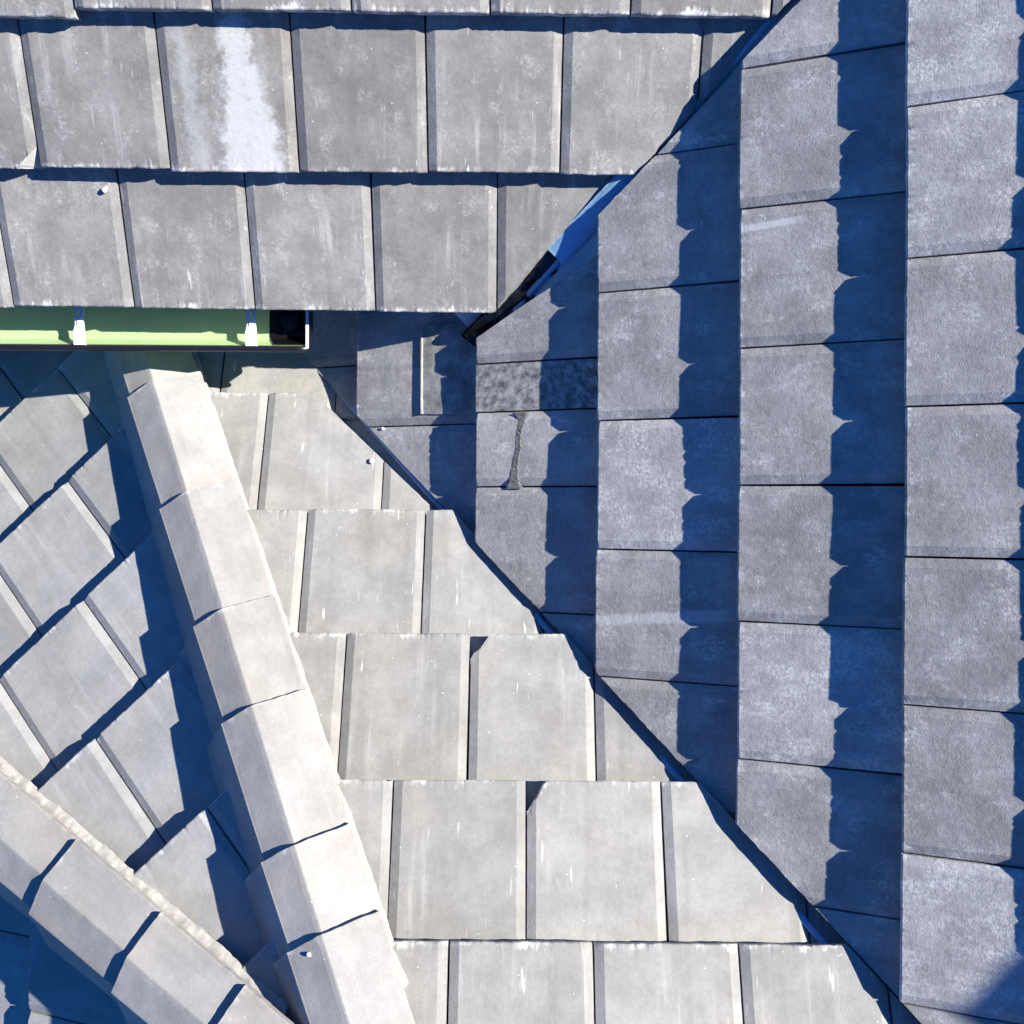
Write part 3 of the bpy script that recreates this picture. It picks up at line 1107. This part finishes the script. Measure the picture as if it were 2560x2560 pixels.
# crack repaired with mortar on the cut tile of the fourth column
ct = bcol.get((3, 2))
if ct:
    Mi = ct.matrix_world.inverted()
    bm = bmesh.new()
    pts = [(1300, 1031), (1305, 1050), (1296, 1090), (1296, 1120), (1290, 1150), (1285, 1190), (1284, 1222)]
    hw = [0.028, 0.013, 0.009, 0.011, 0.011, 0.015, 0.028]
    L_ = []
    dense = []
    for i in range(len(pts) - 1):
        for k in range(8):
            f = k / 8
            dense.append((pts[i][0] * (1 - f) + pts[i + 1][0] * f, pts[i][1] * (1 - f) + pts[i + 1][1] * f, hw[i] * (1 - f) + hw[i + 1] * f))
    dense.append((*pts[-1], hw[-1]))
    rows = []
    for i, (u, v, w_) in enumerate(dense):
        frac = (B.q_at(u, v) - qb[3])
        p = Mi @ B.hit(u, v, frac * (B.h * 1.06) / 0.293)
        k = w_ * (0.85 + 0.5 * noise.noise(Vector((i * 0.6, 1, 1))))
        k2 = w_ * (0.85 + 0.5 * noise.noise(Vector((i * 0.6, 9, 1))))
        # tile frame: x runs down the picture, y up the slope (to the right)
        rows.append([bm.verts.new((p.x, p.y - k, -0.001)), bm.verts.new((p.x, p.y - k * 0.7, 0.0008)), bm.verts.new((p.x, p.y, 0.0010 + 0.002 * noise.noise(Vector((i * .9, 3, 3))))),
                     bm.verts.new((p.x, p.y + k2 * 0.7, 0.0016)), bm.verts.new((p.x, p.y + k2, -0.001))])
    for i in range(len(rows) - 1):
        for j in range(4):
            bm.faces.new((rows[i][j], rows[i][j + 1], rows[i + 1][j + 1], rows[i + 1][j]))
    o = mesh_obj("mortar_repair", bm, MT["mortar_grey"], parent=ct, matrix=ct.matrix_world.copy())

# ------------------------------------------------------------------ small loose stones
def stone(sl, u, v, r, label, dz=0.0):
    bm = bmesh.new()
    bmesh.ops.create_icosphere(bm, subdivisions=3, radius=r)
    for vv in bm.verts:
        vv.co.z *= 0.75
        vv.co *= 1 + 0.45 * noise.noise(vv.co * (1.2 / r) + Vector((u, v, 0)))
    p = sl.hit(u, v, 0.0)
    o = mesh_obj("stone", bm, MT["stone"], matrix=Matrix.Translation((p.x, p.y, p.z + dz)), smooth=True)
    o["_st"] = 1
    return tag(o, label, "stone", "small white stones lying on the roof")


STONES = [stone(A, 247, 461, 0.0075, "round white stone just below the second course shadow, upper left slope"),
          stone(C, 926, 1152, 0.0075, "round white stone at a joint beside the diagonal valley shadow"),
          stone(B, 955, 1071, 0.0045, "tiny white stone in the dark joint under the lead sheet"),
          stone(C, 793, 2339, 0.0045, "tiny white chip on the long row of ridge caps")]

# ------------------------------------------------------------------ what the camera sees: label tiles, fold unseen ones into the house roof
bpy.context.view_layer.update()
dg = bpy.context.evaluated_depsgraph_get()
# rest each stone on whatever lies below it
for o in STONES:
    x, y = o.location.x, o.location.y
    o.hide_viewport = True
    dg.update()
    ok, loc, nrm, _, _, _ = S.ray_cast(dg, Vector((x, y, ZC - 0.3)), Vector((0, 0, -1)))
    o.hide_viewport = False
    if ok:
        o.location.z = loc.z + max(o.dimensions) * 0.33
for o in STONES:
    if "_st" in o: del o["_st"]
bpy.context.view_layer.update()
dg = bpy.context.evaluated_depsgraph_get()
seen = {}
NG = 220
for j in range(NG):
    for i in range(NG):
        u, v = (i + 0.5) * 2560 / NG, (j + 0.5) * 2560 / NG
        a, b = ray(u, v)
        ok, loc, nrm, fi, ob, mx = S.ray_cast(dg, cam.location, Vector((a, b, -1)).normalized())
        if ok:
            s = seen.setdefault(ob.name, [0, 0.0, 0.0])
            s[0] += 1; s[1] += u; s[2] += v

ORD = ["first", "second", "third", "fourth", "fifth", "sixth", "seventh", "eighth", "ninth"]


def nth(i, n, a="left", b="right"):
    if n == 1: return "only tile"
    if i == n - 1: return "last tile"
    return ORD[i] + " tile"


hidden = []
vis = {}
for o, inf in TILES:
    s = seen.get(o.name)
    if not s or s[0] < 2:
        hidden.append(o)
    else:
        vis.setdefault(inf["course"], []).append((s[1] / s[0], s[2] / s[0], s[0], o))

CTX = {
    "A0": "from left in the course right above the green gutter",
    "A1": "from left in the second course above the green gutter",
    "A2": "from left in the course cropped by the top edge",
    "B6": "from top in the rightmost column of the right slope",
    "B7": "from top in the sliver column at the right edge",
    "B5": "from top in the second column from the right",
    "B4": "from top in the third column from the right",
    "B3": "from top in the fourth column from the right",
    "B2": "from top in the column with the lead sheet",
    "B1": "from top in the shaded column beside the gutter end",
    "B0": "from top in the darkest column under the eave",
    "C1": "from left in the bright course peeking out below the gutter",
    "C0": "from left in the bright course tucked under the gutter",
    "C2": "from left in the first full bright course below the gutter",
    "C3": "from left in the second full bright course below the gutter",
    "C4": "from left in the third full bright course below the gutter",
    "C5": "from left in the fourth full bright course below the gutter",
    "C6": "from left in the bright course along the bottom edge",
}
names_d = ["uppermost", "second", "third", "fourth", "fifth", "sixth", "seventh", "eighth"]
GROUP = {"A": "tiles of the upper left slope", "B": "tiles of the right slope", "C": "tiles of the bright middle slope",
         "D": "tiles of the left slope", "E": "tiles of the shaded bottom left slope"}
dk = sorted(k for k in vis if k[0] == "D")
for n_, k in enumerate(dk):
    CTX[k] = "from left in the %s diagonal course between ridge rows" % names_d[n_]
ek = sorted((k for k in vis if k[0] == "E"), reverse=True)
for n_, k in enumerate(ek):
    CTX[k] = "from top in the %s blue column at bottom left" % ["nearest", "middle", "outer", "fourth", "fifth", "sixth"][n_]
SPECIAL = {("A1", "splash"): 1}
for k, lst in vis.items():
    vert = k[0] in "BE"
    lst.sort(key=lambda r: r[1] if vert else r[0])
    for i, (u, v, c, o) in enumerate(lst):
        look = {"E": "blue-shaded", "C": "pale grey"}.get(k[0], "grey")
        mn = o.data.materials[0].name
        if mn == "tile_concrete_limewash": look = "white-streaked"
        elif mn == "tile_concrete_chalky": look = "chalky grey"
        elif mn == "tile_concrete_marked": look = "white-smeared"
        elif mn == "tile_concrete_banded": look = "pale-banded"
        if o is ct: look = "cracked mortared"
        lab = "%s %s, %s" % (look, "roof tile", (ORD[i] + " " + CTX[k]) if len(lst) > 1 else ("the only one " + CTX[k].split(" ", 2)[2]))
        tag(o, lab, "roof tile", GROUP[k[0]], "thing")
for o, inf in TILES:
    if "_" in o: del o["_"]
if "_" in slab: del slab["_"]

# caps
cd = [(o, i) for o, h_, i in CAPS if h_ == "CD"]
de = [(o, i) for o, h_, i in CAPS if h_ == "DE"]
for row, nm, grp in ((cd, "long steep row of ridge caps", "ridge caps of the long hip"), (de, "lower left row of ridge caps", "ridge caps of the lower left hip")):
    shown = [(o, i) for o, i in row if seen.get(o.name, [0])[0] >= 2]
    for n_, (o, i) in enumerate(shown):
        tag(o, "angular concrete ridge cap, %s from top in the %s" % (ORD[n_], nm), "ridge cap", grp, "thing")
    for o, i in row:
        if (o, i) not in shown: hidden.append(o)

# unseen tiles and caps become one roof covering of the house
if hidden:
    bm = bmesh.new()
    mats, mi = [], {}
    for o in hidden:
        n0 = len(bm.faces)
        m0 = len(bm.verts)
        bm.from_mesh(o.data)
        bm.verts.ensure_lookup_table(); bm.faces.ensure_lookup_table()
        for v in bm.verts[m0:]: v.co = o.matrix_world @ v.co
        mt = o.data.materials[0]
        if mt.name not in mi: mi[mt.name] = len(mats); mats.append(mt)
        for f in bm.faces[n0:]: f.material_index = mi[mt.name]
    mesh_obj("roof_covering", bm, mats, parent=house)
    for o in hidden:
        for c in list(o.children): bpy.data.objects.remove(c)
        me = o.data
        bpy.data.objects.remove(o)
        bpy.data.meshes.remove(me)
print("tiles visible", sum(len(v) for v in vis.values()), {k: len(v) for k, v in vis.items()}, "hidden", len(hidden))
